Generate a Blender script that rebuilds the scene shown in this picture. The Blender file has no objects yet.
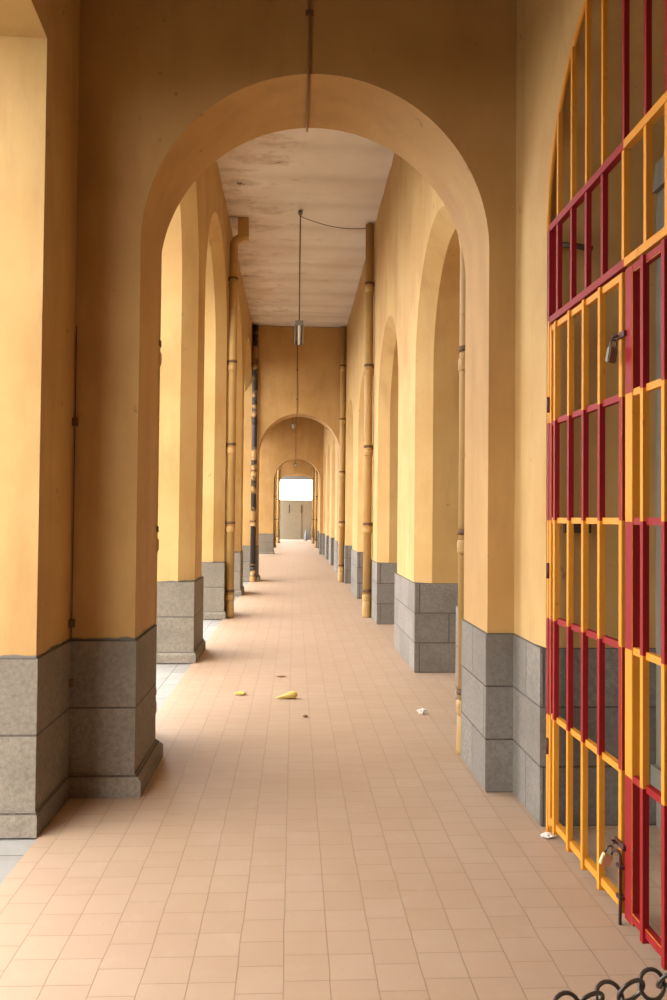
import bpy, bmesh, math, random
from mathutils import Vector, Matrix, noise
R = math.radians
PI = math.pi
random.seed(7)
S = bpy.context.scene
COL = S.collection

# ------------------------------------------------------------------ camera
FPX = 800.0
VPX, VPY, ROLL = 294.0, 518.0, R(0.6)
v = Vector(((VPX-333.5)/FPX, -(VPY-500)/FPX, -1)).normalized()      # world +Y seen by the camera
u = Vector((math.sin(ROLL), math.cos(ROLL), 0)); u = (u-v*u.dot(v)).normalized()
w = v.cross(u)
M = Matrix((w, v, u))                                               # rows: world axes in camera space
cam_d = bpy.data.cameras.new('camera'); cam = bpy.data.objects.new('camera', cam_d); COL.objects.link(cam)
cam_d.sensor_fit = 'VERTICAL'; cam_d.sensor_height = 36; cam_d.sensor_width = 24
cam_d.lens = FPX/1000*36; cam_d.clip_start = .05; cam_d.clip_end = 500
cam.matrix_world = Matrix.Translation((0, 0, 1.6)) @ M.to_4x4()
S.camera = cam

# ------------------------------------------------------------------ sky and exposure
wd = bpy.data.worlds.new('overcast'); S.world = wd; wd.use_nodes = True
bg = wd.node_tree.nodes['Background']
bg.inputs[0].default_value = (1.0, .99, .97, 1); bg.inputs[1].default_value = 3.0
S.view_settings.view_transform = 'Standard'; S.view_settings.look = 'None'
S.view_settings.gamma = 1; S.view_settings.use_curve_mapping = False
S.view_settings.exposure = 1.58
S.cycles.max_bounces = 12; S.cycles.diffuse_bounces = 8

# ------------------------------------------------------------------ materials
ALB = .80                          # overall reflectance of the painted and stone surfaces
def srgb(r, g, b):
    f = lambda c: (c/255/12.92) if c/255 <= .04045 else ((c/255+.055)/1.055)**2.4
    k = ALB; return (f(r)*k, f(g)*k, f(b)*k, 1)
class NT:
    def __init__(s, name, rough=.8, metal=0):
        s.m = bpy.data.materials.new(name); s.m.use_nodes = True
        s.t = s.m.node_tree; s.b = s.t.nodes['Principled BSDF']
        s.b.inputs['Roughness'].default_value = rough; s.b.inputs['Metallic'].default_value = metal
        s.pos = s.n('ShaderNodeNewGeometry')
    def n(s, typ, **kw):
        o = s.t.nodes.new(typ)
        for k, val in kw.items(): setattr(o, k, val)
        return o
    def l(s, a, b): s.t.links.new(a, b)
    def math(s, op, a, b=None, clamp=False):
        o = s.n('ShaderNodeMath', operation=op, use_clamp=clamp)
        for i, x in enumerate((a, b)):
            if x is None: continue
            if isinstance(x, (int, float)): o.inputs[i].default_value = x
            else: s.l(x, o.inputs[i])
        return o.outputs[0]
    def noise(s, scale, detail=4, rough=.55, vec=None, stretch=None):
        o = s.n('ShaderNodeTexNoise'); o.inputs['Scale'].default_value = scale
        o.inputs['Detail'].default_value = detail; o.inputs['Roughness'].default_value = rough
        vec = vec or s.pos.outputs['Position']
        if stretch:
            mp = s.n('ShaderNodeMapping'); mp.inputs['Scale'].default_value = stretch; s.l(vec, mp.inputs[0]); vec = mp.outputs[0]
        s.l(vec, o.inputs['Vector']); return o.outputs[0]
    def ramp(s, val, lo, hi):
        o = s.n('ShaderNodeMapRange'); o.inputs[1].default_value = lo; o.inputs[2].default_value = hi
        s.l(val, o.inputs[0]); return o.outputs[0]
    def mix(s, fac, a, b):
        o = s.n('ShaderNodeMix', data_type='RGBA')
        if isinstance(fac, (int, float)): o.inputs[0].default_value = fac
        else: s.l(fac, o.inputs[0])
        for sock, x in ((o.inputs[6], a), (o.inputs[7], b)):
            if isinstance(x, tuple): sock.default_value = x
            else: s.l(x, sock)
        return o.outputs[2]
    def bump(s, h, strength=.3, dist=.01):
        o = s.n('ShaderNodeBump'); o.inputs['Strength'].default_value = strength; o.inputs['Distance'].default_value = dist
        s.l(h, o.inputs['Height']); s.l(o.outputs[0], s.b.inputs['Normal'])
    def col(s, c):
        if isinstance(c, tuple): s.b.inputs['Base Color'].default_value = c
        else: s.l(c, s.b.inputs['Base Color'])
        return s.m
    def xyz(s):
        o = s.n('ShaderNodeSeparateXYZ'); s.l(s.pos.outputs['Position'], o.inputs[0]); return o.outputs
    def comb(s, x, y, z=0):
        o = s.n('ShaderNodeCombineXYZ')
        for i, q in enumerate((x, y, z)):
            if isinstance(q, (int, float)): o.inputs[i].default_value = q
            else: s.l(q, o.inputs[i])
        return o.outputs[0]

STONE_A, STONE_B = srgb(150, 142, 132), srgb(114, 106, 97)
def plaster(name, base, dark, edge=True):
    k = NT(name, .75)
    c = k.mix(k.ramp(k.noise(1.3, 5), .38, .7), base, dark)
    c = k.mix(k.math('MULTIPLY', k.ramp(k.noise(3.0, 6, .65, stretch=(1, 1, .25)), .48, .74), .45), c, srgb(160, 112, 62))
    c = k.mix(k.math('MULTIPLY', k.ramp(k.noise(9, 3), .70, .74), .5), c, srgb(120, 88, 58))
    if edge:                                                        # worn lower edge where the render has flaked off the stone
        z = k.xyz()[2]
        e = k.math('ADD', z, k.math('MULTIPLY', k.noise(7, 4), -.05))
        f = k.math('SUBTRACT', 1, k.ramp(e, 0.868, .876), True)
        c = k.mix(f, c, STONE_B)
    k.bump(k.noise(22, 5), .18, .006)
    return k.col(c)
def stone(name, row, width, z0, a=STONE_A, b=STONE_B):
    k = NT(name, .85)
    x, y, z = k.xyz()
    nn = k.n('ShaderNodeSeparateXYZ'); k.l(k.pos.outputs['Normal'], nn.inputs[0])
    side = k.math('GREATER_THAN', k.math('ABSOLUTE', nn.outputs[0]), .5)
    mx = k.n('ShaderNodeMix', data_type='FLOAT'); k.l(side, mx.inputs[0]); k.l(x, mx.inputs[2]); k.l(y, mx.inputs[3])
    vec = k.comb(k.math('ADD', mx.outputs[0], 39.91), k.math('ADD', z, 8*row-z0))
    br = k.n('ShaderNodeTexBrick', offset=.5); k.l(vec, br.inputs['Vector'])
    br.inputs['Scale'].default_value = 1; br.inputs['Mortar Size'].default_value = .006; br.inputs['Mortar Smooth'].default_value = .3
    br.inputs['Brick Width'].default_value = width; br.inputs['Row Height'].default_value = row
    br.inputs['Color1'].default_value = a; br.inputs['Color2'].default_value = tuple(.8*q for q in a[:3])+(1,)
    br.inputs['Mortar'].default_value = srgb(62, 56, 48)
    c = k.mix(k.math('MULTIPLY', k.ramp(k.noise(42, 6, .75), .40, .62), .75), br.outputs[0], b)
    c = k.mix(k.math('MULTIPLY', k.ramp(k.noise(2.2, 5), .45, .75), .6), c, srgb(104, 94, 80))
    h = k.math('ADD', k.math('MULTIPLY', br.outputs[1], -1.0), k.math('MULTIPLY', k.noise(45, 5, .7), .5))
    k.bump(h, .6, .008)
    return k.col(c)
def floor_mat():
    k = NT('terracotta_tiles', .55)
    x, y, z = k.xyz()
    wob = k.math('MULTIPLY', k.math('SUBTRACT', k.noise(3, 2), .5), .012)
    vec = k.comb(k.math('ADD', y, 33.0), k.math('ADD', k.math('ADD', x, 16.32), wob))
    br = k.n('ShaderNodeTexBrick', offset=.42, offset_frequency=3); k.l(vec, br.inputs['Vector'])
    br.inputs['Scale'].default_value = 1; br.inputs['Mortar Size'].default_value = .0028; br.inputs['Mortar Smooth'].default_value = .4
    br.inputs['Brick Width'].default_value = .165; br.inputs['Row Height'].default_value = .163
    br.inputs['Color1'].default_value = srgb(194, 166, 141); br.inputs['Color2'].default_value = srgb(190, 161, 135)
    br.inputs['Mortar'].default_value = srgb(162, 136, 112)
    c = k.mix(k.math('MULTIPLY', k.ramp(k.noise(1.6, 5), .4, .75), .35), br.outputs[0], srgb(178, 146, 114))
    c = k.mix(k.math('MULTIPLY', k.ramp(k.noise(6, 5, .7), .55, .8), .35), c, srgb(206, 182, 160))
    c = k.mix(k.math('MULTIPLY', k.ramp(k.noise(40, 2), .68, .76), .25), c, srgb(140, 106, 76))
    k.bump(k.math('MULTIPLY', br.outputs[1], -1), .4, .004)
    return k.col(c)
def paving_mat():
    k = NT('grey_paving', .85)
    x, y, z = k.xyz()
    br = k.n('ShaderNodeTexBrick', offset=.5); k.l(k.comb(k.math('ADD', y, 60), k.math('ADD', x, 60.05)), br.inputs['Vector'])
    br.inputs['Scale'].default_value = 1; br.inputs['Mortar Size'].default_value = .004
    br.inputs['Brick Width'].default_value = .6; br.inputs['Row Height'].default_value = .4
    br.inputs['Color1'].default_value = srgb(170, 166, 160); br.inputs['Color2'].default_value = srgb(160, 156, 149)
    br.inputs['Mortar'].default_value = srgb(100, 97, 92)
    return k.col(k.mix(k.math('MULTIPLY', k.ramp(k.noise(5, 6, .7), .45, .75), .4), br.outputs[0], srgb(120, 117, 110)))
def ceiling_mat():
    k = NT('ceiling_boards', .85)
    c = k.mix(k.ramp(k.noise(.9, 4), .35, .7), srgb(246, 236, 222), srgb(230, 214, 194))
    x = k.xyz()[0]
    bias = k.math('MULTIPLY', k.math('ADD', x, -.1), -.09)         # damp has spread in from the outer edge
    n = k.math('ADD', k.noise(2.6, 6, .72, stretch=(.6, 1.1, 1)), bias)
    c = k.mix(k.math('MULTIPLY', k.ramp(n, .56, .66), .45), c, srgb(176, 142, 104))
    c = k.mix(k.math('MULTIPLY', k.ramp(n, .72, .735), .85), c, srgb(74, 58, 44))
    shade_band = k.math('ABSOLUTE', k.math('SUBTRACT', k.math('FRACT', k.math('DIVIDE', k.math('ADD', k.xyz()[1], 20), .98)), .5))
    c = k.mix(k.math('MULTIPLY', k.ramp(shade_band, .30, .5), .22), c, srgb(176, 150, 120))  # soft shading of the vaults put into the colour as darker cross bands
    k.bump(k.noise(14, 4), .15, .01)
    return k.col(c)
def paint(name, c, wear=srgb(110, 80, 60), rough=.6, amt=.5, metal=0):
    k = NT(name, rough, metal)
    a = k.mix(k.math('MULTIPLY', k.ramp(k.noise(18, 5, .7), .62, .72), amt), c, wear)
    a = k.mix(k.math('MULTIPLY', k.ramp(k.noise(4, 3), .4, .7), .25), a, tuple(q*.72 for q in c[:3])+(1,))
    k.b.inputs['Specular IOR Level'].default_value = .3
    return k.col(a)
def planks(name, c):
    k = NT(name, .8)
    a = k.mix(k.ramp(k.noise(7, 6, .7, stretch=(1, 1, .06)), .35, .7), c, tuple(q*.62 for q in c[:3])+(1,))
    k.bump(k.noise(14, 4, .6, stretch=(1, 1, .05)), .3, .004)
    return k.col(a)
def patchy_pipe():
    k = NT('blackened_pipe', .65)
    return k.col(k.mix(k.ramp(k.noise(2.3, 3, .6, stretch=(.4, .4, 1)), .50, .56), srgb(50, 38, 30), srgb(178, 138, 82)))
MAT = dict(
    plaster=plaster('ochre_plaster', srgb(208, 170, 106), srgb(197, 153, 88)),
    plaster_in=plaster('ochre_plaster_cross_wall', srgb(200, 157, 94), srgb(185, 141, 78)),
    stone_r=stone('grey_stone_three_courses', .31, .62, 0),
    stone_l=stone('grey_stone_two_courses', .385, 7.3, .115, srgb(150, 137, 120), srgb(112, 100, 85)),
    floor=floor_mat(), paving=paving_mat(), ceiling=ceiling_mat(),
    orange=paint('orange_gate_paint', srgb(226, 150, 44), srgb(150, 96, 40)),
    red=paint('red_gate_paint', srgb(150, 18, 22), srgb(96, 46, 40)),
    pipe=paint('ochre_pipe_paint', srgb(190, 150, 90), srgb(110, 80, 50), .6, .7),
    pipe_dark=patchy_pipe(),
    clamp=paint('rusty_clamp', srgb(112, 80, 52), srgb(60, 42, 30), .7),
    rust=paint('rusty_iron', srgb(98, 62, 56), srgb(70, 44, 34), .6, .6, .3),
    steel=paint('chain_steel', srgb(104, 96, 92), srgb(70, 52, 40), .38, .6, .8),
    padgrey=paint('grey_padlock', srgb(150, 140, 122), srgb(90, 78, 62), .4, .5, .6),
    brass=paint('brass_padlock', srgb(236, 220, 166), srgb(150, 120, 60), .3, .4, .7),
    grey_wood=planks('grey_door_boards', srgb(158, 152, 138)),
    iron_sheet=paint('grey_brown_sheet', srgb(158, 146, 124), srgb(112, 98, 80), .6),
    iron_dark=paint('dark_slot', srgb(88, 74, 58), srgb(60, 50, 40), .7),
    beam=paint('grey_beam', srgb(150, 150, 150), srgb(120, 116, 110), .7),
    cable=NT('brown_cable', .6).col(srgb(92, 66, 44)),
    conduit=paint('conduit_paint', srgb(150, 108, 66), srgb(90, 66, 44), .6),
    white=NT('white_enamel', .35).col(srgb(236, 234, 226)),
    unseen_dark_ground=NT('unseen_dark_ground', .9).col(srgb(84, 80, 74)),
    lampgrey=NT('lamp_housing', .45).col(srgb(120, 112, 100)),
    yellow_foil=paint('yellow_wrapper', srgb(238, 212, 120), srgb(252, 244, 220), .4, .9),
    paper=NT('white_paper', .8).col(srgb(245, 240, 232)),
    brownbit=NT('brown_scrap', .8).col(srgb(150, 110, 78)),
    blue=NT('pale_blue_sheet', .6).col(srgb(140, 148, 156)),
)

# ------------------------------------------------------------------ mesh helpers
class MB:
    def __init__(s): s.bm = bmesh.new()
    def face(s, pts, mi=0):
        f = s.bm.faces.new([s.bm.verts.new(p) for p in pts]); f.material_index = mi; return f
    def box(s, lo, hi, mi=0, rot=None, c=None):
        x0, y0, z0 = lo; x1, y1, z1 = hi
        P = [Vector(p) for p in ((x0,y0,z0),(x1,y0,z0),(x1,y1,z0),(x0,y1,z0),(x0,y0,z1),(x1,y0,z1),(x1,y1,z1),(x0,y1,z1))]
        if rot is not None:
            c = c or (Vector(lo)+Vector(hi))/2; P = [rot @ (p-c)+c for p in P]
        V = [s.bm.verts.new(p) for p in P]
        for q in ((0,3,2,1),(4,5,6,7),(0,1,5,4),(1,2,6,5),(2,3,7,6),(3,0,4,7)):
            s.bm.faces.new([V[i] for i in q]).material_index = mi
    def tube(s, pts, r, n=12, cap=True, mi=0, closed=False, smooth=True):
        pts = [Vector(p) for p in pts]; rings = []; N = len(pts); ref = None
        for i, p in enumerate(pts):
            if closed: t = pts[(i+1) % N]-pts[i-1]
            else: t = pts[min(i+1, N-1)]-pts[max(i-1, 0)]
            t.normalize()
            if ref is None:
                ref = Vector((0, 0, 1)) if abs(t.z) < .9 else Vector((1, 0, 0))
            a = (ref-t*ref.dot(t)).normalized(); b = t.cross(a); ref = a
            rr = r[i] if isinstance(r, (list, tuple)) else r
            rings.append([s.bm.verts.new(p+(a*math.cos(2*PI*k/n)+b*math.sin(2*PI*k/n))*rr) for k in range(n)])
        for i in range(N if closed else N-1):
            A, B = rings[i], rings[(i+1) % N]
            for k in range(n):
                f = s.bm.faces.new((A[k], A[(k+1) % n], B[(k+1) % n], B[k])); f.smooth = smooth; f.material_index = mi
        if cap and not closed:
            s.bm.faces.new(rings[0][::-1]).material_index = mi; s.bm.faces.new(rings[-1]).material_index = mi
    def build(s, name, mats, parent=None, bevel=0, merge=False, recalc=True):
        if merge: bmesh.ops.remove_doubles(s.bm, verts=s.bm.verts, dist=1e-5)
        if recalc: bmesh.ops.recalc_face_normals(s.bm, faces=s.bm.faces)
        if bevel:
            bmesh.ops.bevel(s.bm, geom=[e for e in s.bm.edges if e.is_manifold and e.calc_face_angle(0) > .6], offset=bevel, segments=2, affect='EDGES', clamp_overlap=True)
        me = bpy.data.meshes.new(name); s.bm.to_mesh(me); s.bm.free()
        for m in (mats if isinstance(mats, (list, tuple)) else [mats]): me.materials.append(MAT[m])
        o = bpy.data.objects.new(name, me); COL.objects.link(o)
        if parent: o.parent = parent
        return o
def tag(o, label=None, cat=None, group=None, kind=None):
    for k, val in (('label', label), ('category', cat), ('group', group), ('kind', kind)):
        if val: o[k] = val
    return o
def empty(name, loc, label, cat, group=None, rz=0):
    o = bpy.data.objects.new(name, None); o.empty_display_size = .1; o.location = loc; o.rotation_euler.z = rz
    COL.objects.link(o); return tag(o, label, cat, group)
def copy_tree(o, parent=None):
    c = o.copy(); COL.objects.link(c)
    if parent: c.parent = parent
    for ch in list(o.children): copy_tree(ch, c)
    return c

# ------------------------------------------------------------------ dimensions
PITCH = 3.8
XL, XR, XL2 = -1.10, 1.28, -1.78             # gallery walls beyond the first cross arch
XLN, XRN = -1.285, 1.31           # walls of the foreground bay
AL, AR = -.913, 1.15             # piers of the cross arches
TY = [4.70, 20.2, 35.4, 50.6]    # front faces of the cross arches
TT = .66
ZC = 6.45                        # ceiling
ZS = .93                         # top of the stone
YB, YE = -7.0, 58.0

def arch_pts(a, b, zs, rise, kind, n=72):
    c, h = (a+b)/2, (b-a)/2
    if kind == 'seg':
        rad = (h*h+rise*rise)/(2*rise); th = math.asin(h/rad)
        return [(c+rad*math.sin(-th+2*th*i/n), zs+rise-rad+rad*math.cos(-th+2*th*i/n)) for i in range(n+1)]
    return [(c-h*math.cos(PI*i/n), zs+rise*math.sin(PI*i/n)) for i in range(n+1)]
def arcade(name, mat, mapf, f, back, u0, u1, openings, zb=.85, ztop=ZC):
    """a wall from u0 to u1 with arched openings (a, b, spring, rise, kind, chamfer depth, chamfer width); f / back = its two faces"""
    m = MB(); P = lambda uu, d, z: mapf(uu, d, z)
    sg = 1 if back > f else -1
    cur = u0; curb = u0
    for (a, b, zs, rise, kind, e, d) in openings:
        out = [(a-d, zb)]+arch_pts(a-d, b+d, zs, rise+d, kind)+[(b+d, zb)]
        inn = [(a, zb)]+arch_pts(a, b, zs, rise, kind)+[(b, zb)]
        m.face([P(cur, f, zb), P(a-d, f, zb), P(a-d, f, zs), P(a-d, f, ztop), P(cur, f, ztop)])
        m.face([P(curb, back, zb), P(a, back, zb), P(a, back, zs), P(a, back, ztop), P(curb, back, ztop)])
        cur, curb = b+d, b
        for i in range(1, len(out)-2):
            (p, q), (p2, q2) = out[i], out[i+1]
            m.face([P(p, f, q), P(p2, f, q2), P(p2, f, ztop), P(p, f, ztop)])
            (p, q), (p2, q2) = inn[i], inn[i+1]
            m.face([P(p, back, q), P(p2, back, q2), P(p2, back, ztop), P(p, back, ztop)])
        for i in range(len(out)-1):
            if e > 0: m.face([P(out[i][0], f, out[i][1]), P(out[i+1][0], f, out[i+1][1]), P(inn[i+1][0], f+sg*e, inn[i+1][1]), P(inn[i][0], f+sg*e, inn[i][1])])
            m.face([P(inn[i][0], f+sg*e, inn[i][1]), P(inn[i+1][0], f+sg*e, inn[i+1][1]), P(inn[i+1][0], back, inn[i+1][1]), P(inn[i][0], back, inn[i][1])])
    m.face([P(cur, f, zb), P(u1, f, zb), P(u1, f, ztop), P(cur, f, ztop)])
    m.face([P(curb, back, zb), P(u1, back, zb), P(u1, back, ztop), P(curb, back, ztop)])
    for e_ in (u0, u1): m.face([P(e_, f, zb), P(e_, back, zb), P(e_, back, ztop), P(e_, f, ztop)])
    return m.build(name, mat, merge=True)
along = lambda uu, d, z: (d, uu, z)
across = lambda uu, d, z: (uu, d, z)
def stones(name, mat, blocks, plinth, label):
    m = MB()
    for (x0, x1, y0, y1) in blocks:
        y0 -= .007; y1 += .007
        m.box((x0, y0, 0), (x1, y1, .885 if plinth else ZS))
        if plinth:
            p = plinth
            B = [(x0, y0), (x1, y0), (x1, y1), (x0, y1)]; sx = (-1, 1, 1, -1); sy = (-1, -1, 1, 1)
            lv = [(p, 0), (p, .085), (.008, .125)]
            rows = [[(B[i][0]+sx[i]*o, B[i][1]+sy[i]*o, z) for i in range(4)] for o, z in lv]
            for a, b in zip(rows, rows[1:]):
                for i in range(4): m.face([a[i], a[(i+1) % 4], b[(i+1) % 4], b[i]])
    o = m.build(name, mat, recalc=True, bevel=.006 if not plinth else 0)
    return tag(o, label, kind='structure')

# ------------------------------------------------------------------ the setting
m = MB(); m.box((XL, 4.7, -.1), (3.4, YE+8, 0)); m.box((XL2, 20.9, -.1), (XL, 35.4, 0)); m.box((XLN+.03, YB, -.1), (3.4, 4.7, 0))
tag(m.build('floor', 'floor'), 'terracotta tiled walkway floor', kind='structure')
m = MB(); m.box((-60, YB-30, -.3), (-4.2, 120, -.16))
tag(m.build('ground', 'unseen_dark_ground'), 'unseen ground beyond the paved edge, made dark to cut bounced light', kind='structure')  # out-of-view ground made dark so less light bounces to the upper walls
m = MB(); m.box((-4.2, YB-30, -.3), (XLN+.03, 120, -.012)); m.box((XLN+.03, 4.7, -.16), (XL, 120, -.012)) if XLN+.03 < XL else None; m.box((XLN, YE+8, -.16), (60, 120, -.012))
tag(m.build('floor_outside', 'paving'), 'grey stone paving outside the left arcade', kind='structure')
m = MB(); m.box((-2.7, YB, ZC+.02), (3.4, YE, ZC+.35))
n_ = int((YE-YB)/.08); pv = None                                   # shallow vaults running across the walkway
for q in range(n_+1):
    y_ = YB+(YE-YB)*q/n_; z_ = ZC-.035+.05*abs(math.sin(PI*y_/.98))**.7
    row = [m.bm.verts.new((x_, y_, z_)) for x_ in (XL2-.05, XRN+.05)]
    if pv: m.bm.faces.new((pv[0], pv[1], row[1], row[0])).smooth = True
    pv = row
tag(m.build('ceiling', 'ceiling'), 'pale stained ceiling of wide boards', kind='structure')

# left arcade
OA = (1.16, 4.10, 4.04, .10, 'seg', 0, 0)
near_ops = [(OA[0]-3.8*k, OA[1]-3.8*k)+OA[2:] for k in (0,)]  # no openings behind the viewer: unseen wall kept solid to hold back light
tag(arcade('wall_left_near', 'plaster', along, XLN, -2.0, YB, 4.75, near_ops), 'ochre wall of the bay nearest the viewer on the left', kind='structure')
pl_near = [YB]+[q for o in near_ops for q in o[:2]]+[4.72]
stones('baseboard_left_near', 'stone_l', [(-2.02, XLN+.01, pl_near[i], pl_near[i+1]) for i in range(0, len(pl_near), 2)], .014, 'grey stone base of the nearest left piers')
lops = []
k = 0
while 8.9+PITCH*k < YE-.6:
    a = 9.8-PITCH+PITCH*k; b = 8.9+PITCH*k
    lops.append((a, b, 4.22, (b-a)/2, 'round', .17, .12)); k += 1
secs = [(5.0, 20.5, XL, 'from the nearest to the second cross arch'), (20.5, 35.7, XL2, 'set back between the second and third cross arches'), (35.7, YE-3.2, XL, 'beyond the third cross arch')]
for y0, y1, xf, where in secs:
    ops = [o for o in lops if y0 < o[0] and o[1] < y1]
    tag(arcade('wall_left', 'plaster', along, xf, xf-.7, y0, y1, ops), 'ochre arcade wall on the left '+where, kind='structure')
    pl = [y0 if y0 > 5.1 else 5.3]+[q for o in ops for q in o[:2]]+[y1]
    stones('baseboard_left', 'stone_l', [(xf-.72, xf+.012, pl[i], pl[i+1]) for i in range(0, len(pl), 2)], .03, 'grey stone pier bases of the left arcade '+where)

# right wall with door recesses
KS = .971
GA, GB, GZ = 2.136, 4.165, 3.125
near_r = [(GA-3.8*k, GB-3.8*k, GZ, (GB-GA)/2, 'round', .02, .14) for k in (0,)]
XDO = 1.92
tag(arcade('wall_right_near', 'plaster', along, XRN, XDO+.1, YB, 4.75, near_r), 'ochre wall around the barred gateway', kind='structure')
pr = [YB]+[q for o in near_r for q in o[:2]]+[4.74]
stones('baseboard_right_near', 'stone_r', [(XRN-.01, XDO+.12, pr[i], pr[i+1]) for i in range(0, len(pr), 2)], False, 'grey stone base beside the barred gateway')
rops = []
k = 0
while 6.2+PITCH*k < YE-3:
    rops.append((6.2+PITCH*k, 8.33+PITCH*k, 3.2, 1.065, 'round', .17, .14)); k += 1
tag(arcade('wall_right', 'plaster', along, XR, XDO+.1, 5.0, YE, rops), 'ochre wall with arched door recesses on the right', kind='structure')
pr = [5.3]+[q for o in rops for q in o[:2]]+[YE]
stones('baseboard_right', 'stone_r', [(XR-.012, XDO+.12, pr[i], pr[i+1]) for i in range(0, len(pr), 2)], False, 'grey stone bases of the right wall piers')

# cross arches
SPR = 3.21
for i, ty in enumerate(TY):
    x0, x1 = ((XLN-.1, XRN+.1), (XL2-.1, XR+.1), (XL2-.1, XR+.1), (XL-.1, XR+.1))[i]
    o = arcade('wall_cross_arch', 'plaster_in', across, ty, ty+TT, x0, x1, [(AL, AR, SPR if i < 3 else 3.9, (AR-AL)/2 if i < 3 else .55, 'round', 0, 0)])
    tag(o, ['nearest cross arch framing the walkway', 'second cross arch down the walkway', 'third cross arch down the walkway', 'farthest cross arch before the end gate'][i], kind='structure')
    stones('baseboard_cross_arch_left', 'stone_l', [(x0+.02, AL+.012, ty-.012, ty+TT+.012)], .045, 'grey stone base of a cross arch, left pier')
    stones('baseboard_cross_arch_right', 'stone_r', [(AR-.012, x1-.02, ty-.012, ty+TT+.012)], False, 'grey stone base of a cross arch, right pier')

# unseen back wall, added to keep light off the nearest arch; far end
m = MB(); m.box((-2.0, YB-.4, 0), (3.4, YB, ZC+.02)); tag(m.build('wall_back_unseen', 'plaster'), kind='structure')
m = MB(); m.box((XL-.05, YE-.3, 4.62), (XR+.05, YE, ZC)); tag(m.build('wall_end', 'plaster_in'), 'ochre wall above the far opening', kind='structure')
m = MB(); m.box((XL-.05, YE-.34, 4.36), (XR+.05, YE-.04, 4.62)); tag(m.build('trim_1', 'beam'), 'grey beam over the far opening', kind='structure')

# closed plank doors at the back of every recess
def plank_door(name, ya, yb, top, arch, label):
    m = MB(); n = 9; wv = (yb-ya+.1)/n
    for j in range(n):
        m.box((XDO, ya-.05+j*wv+.004, .0), (XDO+.05, ya-.05+(j+1)*wv-.004, top))
    m.box((XDO-.03, ya-.05, .18), (XDO, yb+.05, .32)); m.box((XDO-.03, ya-.05, top-.4), (XDO, yb+.05, top-.26))
    o = tag(m.build(name, 'grey_wood'), label, kind='structure')
    m = MB(); m.box((XDO+.02, ya-.1, top), (XDO+.1, yb+.1, top+1.7))
    t = tag(m.build('wall_lunette', 'plaster_in'), 'wall filling above a recessed door', kind='structure')
    return o
plank_door('door_1', GA, GB, 3.75, 0, 'grey plank door behind the barred gate')
for i, o in enumerate(rops): plank_door('door_%d' % (i+2), o[0], o[1], 3.2, 0, 'grey plank door in a recess of the right wall')

# ------------------------------------------------------------------ the barred gate
GX = 1.335
gate = empty('iron_gate', (GX, (GA+GB)/2, 0), 'tall barred iron gate painted in orange and red squares in the right archway', 'gate')
GY = lambda y: y*KS-(GA+GB)/2       # into the gate's own frame
ROWS = [.05, .60, 1.095, 1.60, 2.105, 2.64, 3.125]
color = lambda leaf, row: 0 if (row+leaf) % 2 == 0 else 1          # 0 orange, 1 red
BW = .0125
def seg_bar(y, leaf, z0, z1, hw=BW, dx=0):
    m = MB()
    for r in range(6):
        a, b = max(ROWS[r], z0), min(ROWS[r+1], z1)
        if r == 0: a = z0
        if b-a > .01: m.box((-hw+dx, GY(y)-hw, a), (hw+dx, GY(y)+hw, b), color(leaf, r))
    return m
YM = (GA+GB)/2 + .05
def leaf(kind, hinge, meet, bars, wide):
    lo, hi = min(hinge, meet), max(hinge, meet)
    m = MB()
    for y, ya, yb in ((hinge, -.016, .016), (meet, -.016 if not wide else -.034, .016 if not wide else .034)):
        for r in range(5):
            m.box((-.016, GY(y)+ya, ROWS[r] if r else .035), (.016 if not wide else .03, GY(y)+yb, ROWS[r+1]-.03*(r == 4)), color(kind, r))
    m.box((-.015, GY(lo), .05), (.015, GY(hi), .085), color(kind, 0))
    m.box((-.014, GY(lo), 2.58), (.014, GY(hi), 2.612), color(kind, 4))
    L = m.build('leaf', ['orange', 'red'], gate, bevel=.002)
    for z, r in ((ROWS[1], 0), (ROWS[2], 1), (ROWS[3], 2), (ROWS[4], 3)):
        m = MB(); m.box((-.012, GY(lo), z-.014), (.012, GY(hi), z+.014), color(kind, r)); m.build('rail', ['orange', 'red'], L)
    for y in bars: seg_bar(y, kind, -.0+.03, 2.612, dx=-.012).build('bar', ['orange', 'red'], L)
    return L
leaf(0, 4.19, 3.275, [4.10, 3.89, 3.69, 3.49], False)
leaf(1, 2.25, 3.19, [3.05, 2.87, 2.69, 2.51, 2.36], True)
# fixed frame and fanlight
m = MB()
for y, lf in ((4.222, 0), (2.218, 1)):
    for r in range(6): m.box((-.018, GY(y)-.012, ROWS[r] if r else 0), (.018, GY(y)+.012, ROWS[r+1]), color(lf, r))
m.box((-.016, GY(3.24), 2.626), (.016, GY(4.222), 2.66), 1); m.box((-.016, GY(2.218), 2.626), (.016, GY(3.24), 2.66), 0)
m.box((-.016, GY(3.245), 3.11), (.016, GY(4.222), 3.145), 1); m.box((-.016, GY(2.218), 3.11), (.016, GY(3.245), 3.145), 0)
ap = arch_pts(GA+.015, GB-.015, GZ, (GB-GA)/2-.015, 'round', 40)
m.tube([(0, a-(GA+GB)/2, b) for a, b in ap], .014, 6)
fr = m.build('frame', ['orange', 'red'], gate)
def archz(y):
    h = (GB-GA)/2-.015; c = (GA+GB)/2
    return GZ+math.sqrt(max(0, h*h-(y*KS-c)**2))
for y in (4.10, 3.89, 3.69, 3.49, 3.26, 3.05, 2.87, 2.69, 2.51, 2.36):
    lf = 0 if y > 3.27 else 1
    m = MB(); m.box((-.012, GY(y)-.012, 2.645), (.012, GY(y)+.012, 3.12), 1-lf)
    m.box((-.011, GY(y)-.011, 3.135), (.011, GY(y)+.011, archz(y)), lf if y != 3.26 else 1)
    m.build('transom_bar', ['orange', 'red'], fr)
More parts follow.
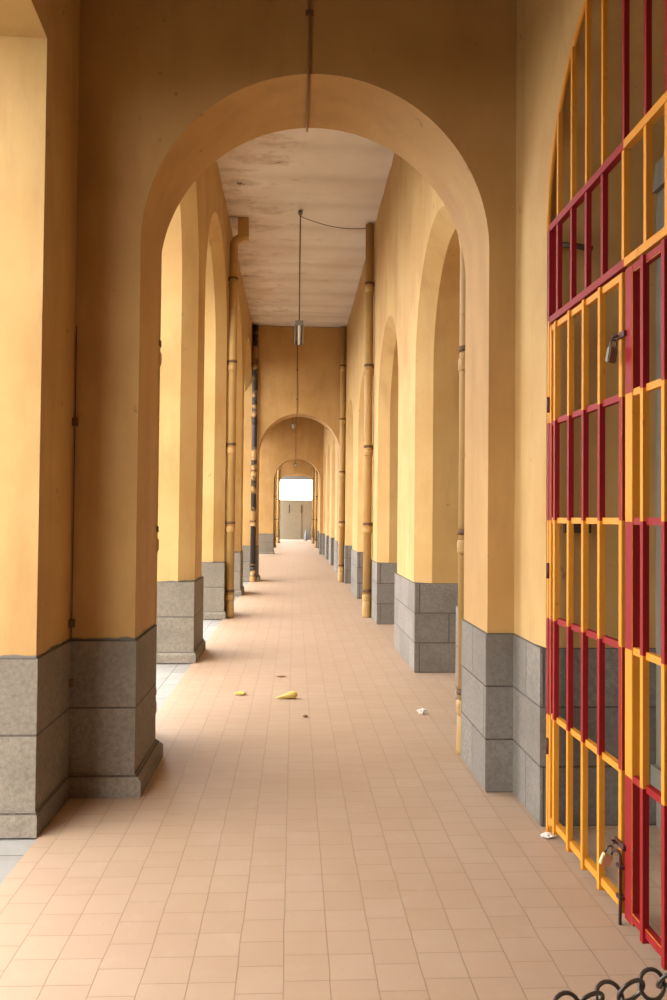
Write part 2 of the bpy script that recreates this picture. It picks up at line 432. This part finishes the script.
# bolt at the foot, hasps
m = MB(); m.tube([(-.026, GY(3.245), .0), (-.026, GY(3.245), .27), (-.03, GY(3.25), .285), (-.05, GY(3.27), .287)], .0065, 10)
bolt = m.build('drop_bolt', 'rust', gate)
for z in (.10, .22):
    m = MB(); m.box((-.036, GY(3.268), z), (-.014, GY(3.226), z+.016)); m.build('guide', 'rust', bolt, bevel=.002)
for z in (.30, 2.34):
    m = MB(); m.box((-.028, GY(3.305), z), (-.017, GY(3.21), z+.024))
    h_ = m.build('hasp', 'rust', gate, bevel=.002)
    m = MB(); m.tube([(-.02, GY(3.29), z+.012), (-.046, GY(3.29), z+.012), (-.046, GY(3.268), z+.012), (-.02, GY(3.268), z+.012)], .005, 8); m.build('staple', 'rust', h_)
for z in (.4, 1.3, 2.16):
    m = MB(); m.tube([(-.02, GY(4.208), z), (-.02, GY(4.208), z+.08)], .010, 10); m.build('hinge', 'rust', gate)

def padlock(loc, mat, rot, label, wd_=.044, ht=.048):
    r = empty('padlock', loc, label, 'padlock', None, rot[2]); r.rotation_euler = rot
    m = MB(); m.box((-wd_/2, -.011, -ht-.03), (wd_/2, .011, -.03)); m.build('body', mat, r, bevel=.004)
    h = wd_*.33
    m = MB(); m.tube([(-h, 0, -.034), (-h, 0, -.012)]+[(-h*math.cos(PI*i/10), 0, -.012+h*math.sin(PI*i/10)) for i in range(1, 10)]+[(h, 0, -.012), (h, 0, -.034)], .0042, 8)
    m.build('shackle', 'steel', r)
padlock((GX-.050, 3.185, .292), 'brass', (R(4), R(20), R(4)), 'brass padlock on the hasp near the foot of the barred gate')
padlock((GX-.048, 3.165, 2.332), 'padgrey', (R(5), R(8), R(20)), 'grey padlock on the upper hasp of the barred gate', .042, .062)

# iron hooks set in the jamb behind the bars
for z, nm in ((3.04, 'rusty hook on the jamb behind the upper gate bars'), (1.54, 'dark iron plate on the jamb behind the middle gate bars')):
    m = MB()
    if z > 2: m.tube([(1.39, 4.17, z+.01), (1.39, 4.11, z+.01), (1.44, 4.10, z+.005), (1.55, 4.105, z-.01)], .016, 10); nme, ct = 'iron_hook', 'hook'
    else: m.box((1.42, 4.13, z-.005), (1.56, 4.17, z+.045)); m.box((1.44, 4.123, z+.012), (1.455, 4.135, z+.037)); m.box((1.525, 4.123, z+.012), (1.54, 4.135, z+.037)); nme, ct = 'iron_plate', 'plate'
    tag(m.build(nme, 'iron_dark'), nm, ct)

# ------------------------------------------------------------------ drain pipes
def drain_pipe(x, y, side, mat, label, dark=False, top='straight', group=None, r=.068, zt=ZC-.02):
    t = empty('drain_pipe', (x, y, 0), label, 'pipe', group)
    m = MB()
    zb = .16
    if top == 'offset':
        m.tube([(0, 0, zb), (0, 0, zt-.50), (0, 0, zt-.40), (-side*.03, 0, zt-.35), (-side*.12, 0, zt-.30), (-side*.15, 0, zt-.25), (-side*.15, 0, zt)], r, 16)
        m.box((-side*.15-.085, -.085, zt-.32), (-side*.15+.085, .085, zt))
    else:
        m.tube([(0, 0, zb), (0, 0, zt)], r, 16)
    m.build('pipe', mat, t)
    m = MB(); m.tube([(0, 0, .0), (0, 0, .03), (0, 0, .14), (0, 0, .30)], [r*1.0, r*1.06, r*1.06, r*1.02], 16); m.build('pipe_shoe', mat, t)
    for z in (.27, 1.36, 2.62, 3.95, 5.3):
        m = MB(); m.tube([(0, 0, z), (0, 0, z+.02), (0, 0, z+.08), (0, 0, z+.10)], [r*1.02, r*1.14, r*1.14, r*1.02], 16)
        m.build('collar', mat, t)
        m = MB(); m.box((-.012 if side < 0 else 0, -.016, z+.11), (side*(abs(abs(x)-(1.10 if side < 0 else 1.28)))-.001, .016, z+.18)) if side > 0 else m.box((-(abs(x+1.10))+.001, -.016, z+.11), (.0, .016, z+.18))
        m.tube([(0, 0, z+.135), (0, 0, z+.175)], r*1.1, 16)
        m.build('clamp', 'clamp', t)
    return t
drain_pipe(-.985, 5.37+.085, -1, 'pipe', 'ochre drain pipe hidden behind the left pier of the nearest arch')
drain_pipe(1.19, 5.37+.085, 1, 'pipe', 'ochre drain pipe just behind the right pier of the nearest arch', r=.06)
drain_pipe(-1.015, 12.9, -1, 'pipe', 'ochre drain pipe bent below the ceiling on the left arcade wall', top='offset')
drain_pipe(1.196, 13.0, 1, 'pipe', 'ochre drain pipe on the right wall past the first door recesses')
drain_pipe(-1.015, 20.09, -1, 'pipe_dark', 'blackened drain pipe in the left corner of the second cross arch')
drain_pipe(1.196, 20.09, 1, 'pipe', 'ochre drain pipe in the right corner of the second cross arch')
drain_pipe(-1.02, 43.4, -1, 'pipe', 'distant ochre drain pipe on the left, before the farthest arch')
drain_pipe(1.196, 43.2, 1, 'pipe', 'distant ochre drain pipe on the right, before the farthest arch')
drain_pipe(-1.015, 50.48, -1, 'pipe', 'thin far drain pipe left of the end gate')
drain_pipe(1.196, 50.48, 1, 'pipe', 'thin far drain pipe right of the end gate')

# ------------------------------------------------------------------ hanging lamps
LX = .05
def lamp(y, label, LX=LX, zt=-1.90):
    t = empty('hanging_lamp', (LX, y, ZC-.02), label, 'lamp', None)
    m = MB(); m.tube([(0, 0, 0), (0, 0, -.05), (0, 0, -.07)], [.035, .035, .015], 14); m.build('ceiling_rose', 'lampgrey', t)
    m = MB(); m.tube([(0, 0, -.06), (0, 0, -.9), (0, 0, zt)], .010, 8); m.build('rod', 'cable', t)
    m = MB(); prof = [(-.03, 0), (.03, 0), (.07, -.06), (.062, -.065), (.028, -.02), (-.028, -.02), (-.062, -.065), (-.07, -.06)]
    for i in range(8):
        a, b = prof[i], prof[(i+1) % 8]
        m.face([(a[0], -.68, zt+a[1]), (b[0], -.68, zt+b[1]), (b[0], .68, zt+b[1]), (a[0], .68, zt+a[1])])
    for e in (-.68, .68): m.box((-.06, e-.012, zt-.07), (.06, e+.012, zt))
    m.build('housing', 'lampgrey', t, merge=True)
    m = MB(); m.tube([(0, -.66, zt-.05), (0, .66, zt-.05)], .022, 12); m.build('lamp_tube', 'white', t)
lamp(12.5, 'strip lamp hanging on a rod before the second cross arch')
lamp(28.1, 'smaller distant strip lamp hanging between the second and third arches', -.07, -1.55)
lamp(43.3, 'tiny far strip lamp hanging before the end gate')
m = MB(); A, B = Vector((LX, 12.5, ZC-.10)), Vector((1.13, 12.95, ZC-.10))
m.tube([A.lerp(B, i/20)-Vector((0, 0, .07*4*(i/20)*(1-i/20))) for i in range(21)], .006, 6)
tag(m.build('cable', 'cable'), 'thin sagging cable from the lamp rod to the right drain pipe', 'cable')

# conduits running down the cross walls to the crowns
for i, ty in enumerate(TY):
    xx = .06 if i == 0 else .045
    crown = SPR+(AR-AL)/2 if i < 3 else 4.45
    t = empty('conduit', (xx, ty-.012, crown), ['brown conduit above the crown of the nearest arch', 'brown conduit above the crown of the second arch', 'brown conduit above the crown of the third arch', 'brown conduit above the crown of the farthest arch'][i], 'conduit')
    m = MB(); m.tube([(0, 0, ZC-crown-.02), (0, 0, .03), (0, .0, -.014), (0, TT+.03, -.014)], .008, 8); m.build('tube', 'conduit', t)
    for z in (.35, 1.1, 1.8): 
        m = MB(); m.box((-.022, -.013, z), (.022, .012, z+.02)); m.build('clip', 'clamp', t)
# corner cable beside the nearest left pilaster
t = empty('corner_cable', (XLN+.014, 4.684, .5), 'thin dark cable in the corner left of the nearest arch', 'cable')
m = MB(); m.tube([(0, 0, -.35), (0, 0, 2.2)], .003, 6); m.build('cord', 'cable', t)
for z in (.12, .46, 1.62):
    m = MB(); m.box((-.012, -.022, z), (.016, .014, z+.045)); m.build('clip', 'clamp', t)

# ------------------------------------------------------------------ gate at the far end
eg = empty('sheet_metal_gate', (.09, YE-.5, 0), 'grey-brown sheet metal gate closing the far end of the walkway', 'gate')
W2 = (XR-XL)/2
m = MB(); m.box((-W2, 0, .03), (W2, .05, 2.88))
m.build('panel', 'iron_sheet', eg)
m = MB(); 
for x in (-W2+.03, W2-.03): m.box((x-.03, -.03, 0), (x+.03, .0, 2.9))
for z in (.05, 2.84): m.box((-W2, -.03, z), (W2, 0, z+.06))
m.box((-W2, -.025, .85), (W2, 0, .90))
m.build('frame', 'iron_sheet', eg)
m = MB(); m.box((-.44, -.045, .06), (.44, -.005, 2.42)); dr = m.build('wicket_door', 'iron_sheet', eg, bevel=.006)
for x in (-.43, .43):
    m = MB(); m.box((x-.035, -.055, 1.95), (x+.035, -.04, 2.55)); m.build('slot', 'iron_dark', dr)
t = empty('plastic_sack', (.86, YE-.9, 0), 'small pale sack at the right foot of the far gate', 'sack')
m = MB(); m.tube([(0, 0, 0), (0, 0, .04), (.01, 0, .35), (0, 0, .55), (0, 0, .62), (0, 0, .75)], [.10, .12, .11, .09, .04, .06], 14); m.build('bag', 'blue', t)

# ------------------------------------------------------------------ litter on the floor
def scrap(name, loc, size, mat, label, seed, cat='litter', rz=0):
    bm = bmesh.new(); bmesh.ops.create_icosphere(bm, subdivisions=3, radius=1)
    for vv in bm.verts:
        d = 1+.55*noise.noise(vv.co*1.7+Vector((seed, seed*2, 0)))+.22*noise.noise(vv.co*5+Vector((0, seed, 3)))
        vv.co = Vector((vv.co.x*size[0]*d, vv.co.y*size[1]*d, vv.co.z*size[2]*d))
    zmin = min(vv.co.z for vv in bm.verts)
    for vv in bm.verts: vv.co.z -= zmin
    me = bpy.data.meshes.new(name); bm.to_mesh(me); bm.free(); me.materials.append(MAT[mat])
    o = bpy.data.objects.new(name, me); o.location = loc; o.rotation_euler.z = rz; COL.objects.link(o); return tag(o, label, cat)
def fl(px, py):                                                     # a point of the floor seen at a pixel
    d = M @ Vector(((px-333.5)/FPX, -(py-500)/FPX, -1)); s = -1.6/d.z
    return Vector((d.x*s, d.y*s, 0.0))
m = MB()                                                            # wrapper: twisted tail and open bag mouth
pts = [(-.10, 0, .012), (-.06, .004, .014), (-.03, 0, .02), (0, 0, .026), (.05, .004, .034), (.085, 0, .032), (.10, 0, .026)]
m.tube(pts, [.006, .008, .016, .024, .033, .031, .012], 12)
for vv in m.bm.verts:
    vv.co += Vector((0, .012*noise.noise(vv.co*45), .008*noise.noise(vv.co*60+Vector((4, 2, 1))))); vv.co.z = max(vv.co.z, .001)
o = m.build('wrapper', 'yellow_foil'); o.location = fl(286, 699); o.rotation_euler.z = R(6); tag(o, 'largest yellow crumpled wrapper in the middle of the floor', 'wrapper')
scrap('wrapper', fl(240, 695), (.045, .03, .014), 'yellow_foil', 'small yellow scrap left of the large wrapper', 3.1, 'wrapper')
scrap('paper_scrap', fl(422, 714), (.036, .03, .018), 'paper', 'white paper scrap near the right drain pipe', 5.2)
scrap('paper_scrap', fl(281, 677), (.045, .03, .006), 'brownbit', 'faint flat brown scrap beyond the large wrapper', 6.4)
scrap('leaf_scrap', fl(305, 717), (.018, .018, .008), 'brownbit', 'tiny brown speck in front of the large wrapper', 1.4)
scrap('paper_scrap', fl(548, 838), (.035, .022, .010), 'paper', 'white paper scrap at the left foot of the barred gate', 8.2)

# ------------------------------------------------------------------ chain in the foreground
ch = empty('chain', (GX-.02, 2.28, .62), 'steel chain of round links hanging low across the foreground', 'chain')
A, B = Vector((XRN-.02, 2.12, .5)), Vector((XLN+.02, 1.08, .9))
def cpt(t):
    p = A.lerp(B, t)
    return Vector((p.x, p.y, .458+.1*(p.x-.9)**2))
ch.location = cpt(0)
N = 400; cum = [0]; P_ = [cpt(i/N) for i in range(N+1)]
for i in range(N): cum.append(cum[-1]+(P_[i+1]-P_[i]).length)
pitch = .0666
m = MB(); m.tube([(.0385*math.cos(2*PI*i/20), .0325*math.sin(2*PI*i/20), 0) for i in range(20)], .0052, 10, closed=True)
proto = m.build('link', 'steel', ch)
nl = int(cum[-1]/pitch)
for j in range(nl):
    d = (j+.5)*pitch
    i = next(q for q in range(N) if cum[q+1] >= d)
    p = P_[i]; tv = (P_[min(i+3, N)]-P_[max(i-3, 0)]).normalized()
    a = tv; b = Vector((0, 0, 1)).cross(a).normalized(); c = a.cross(b)
    ang = R(64+6*math.sin(j*2.1)) if j % 2 else R(116+8*math.sin(j))
    bb = b*math.cos(ang)+c*math.sin(ang); cc = a.cross(bb)
    Mx = Matrix((a, bb, cc)).transposed().to_4x4(); Mx.translation = p-ch.location
    o = proto if j == 0 else proto.copy()
    if j: COL.objects.link(o); o.parent = ch
    o.matrix_basis = Mx
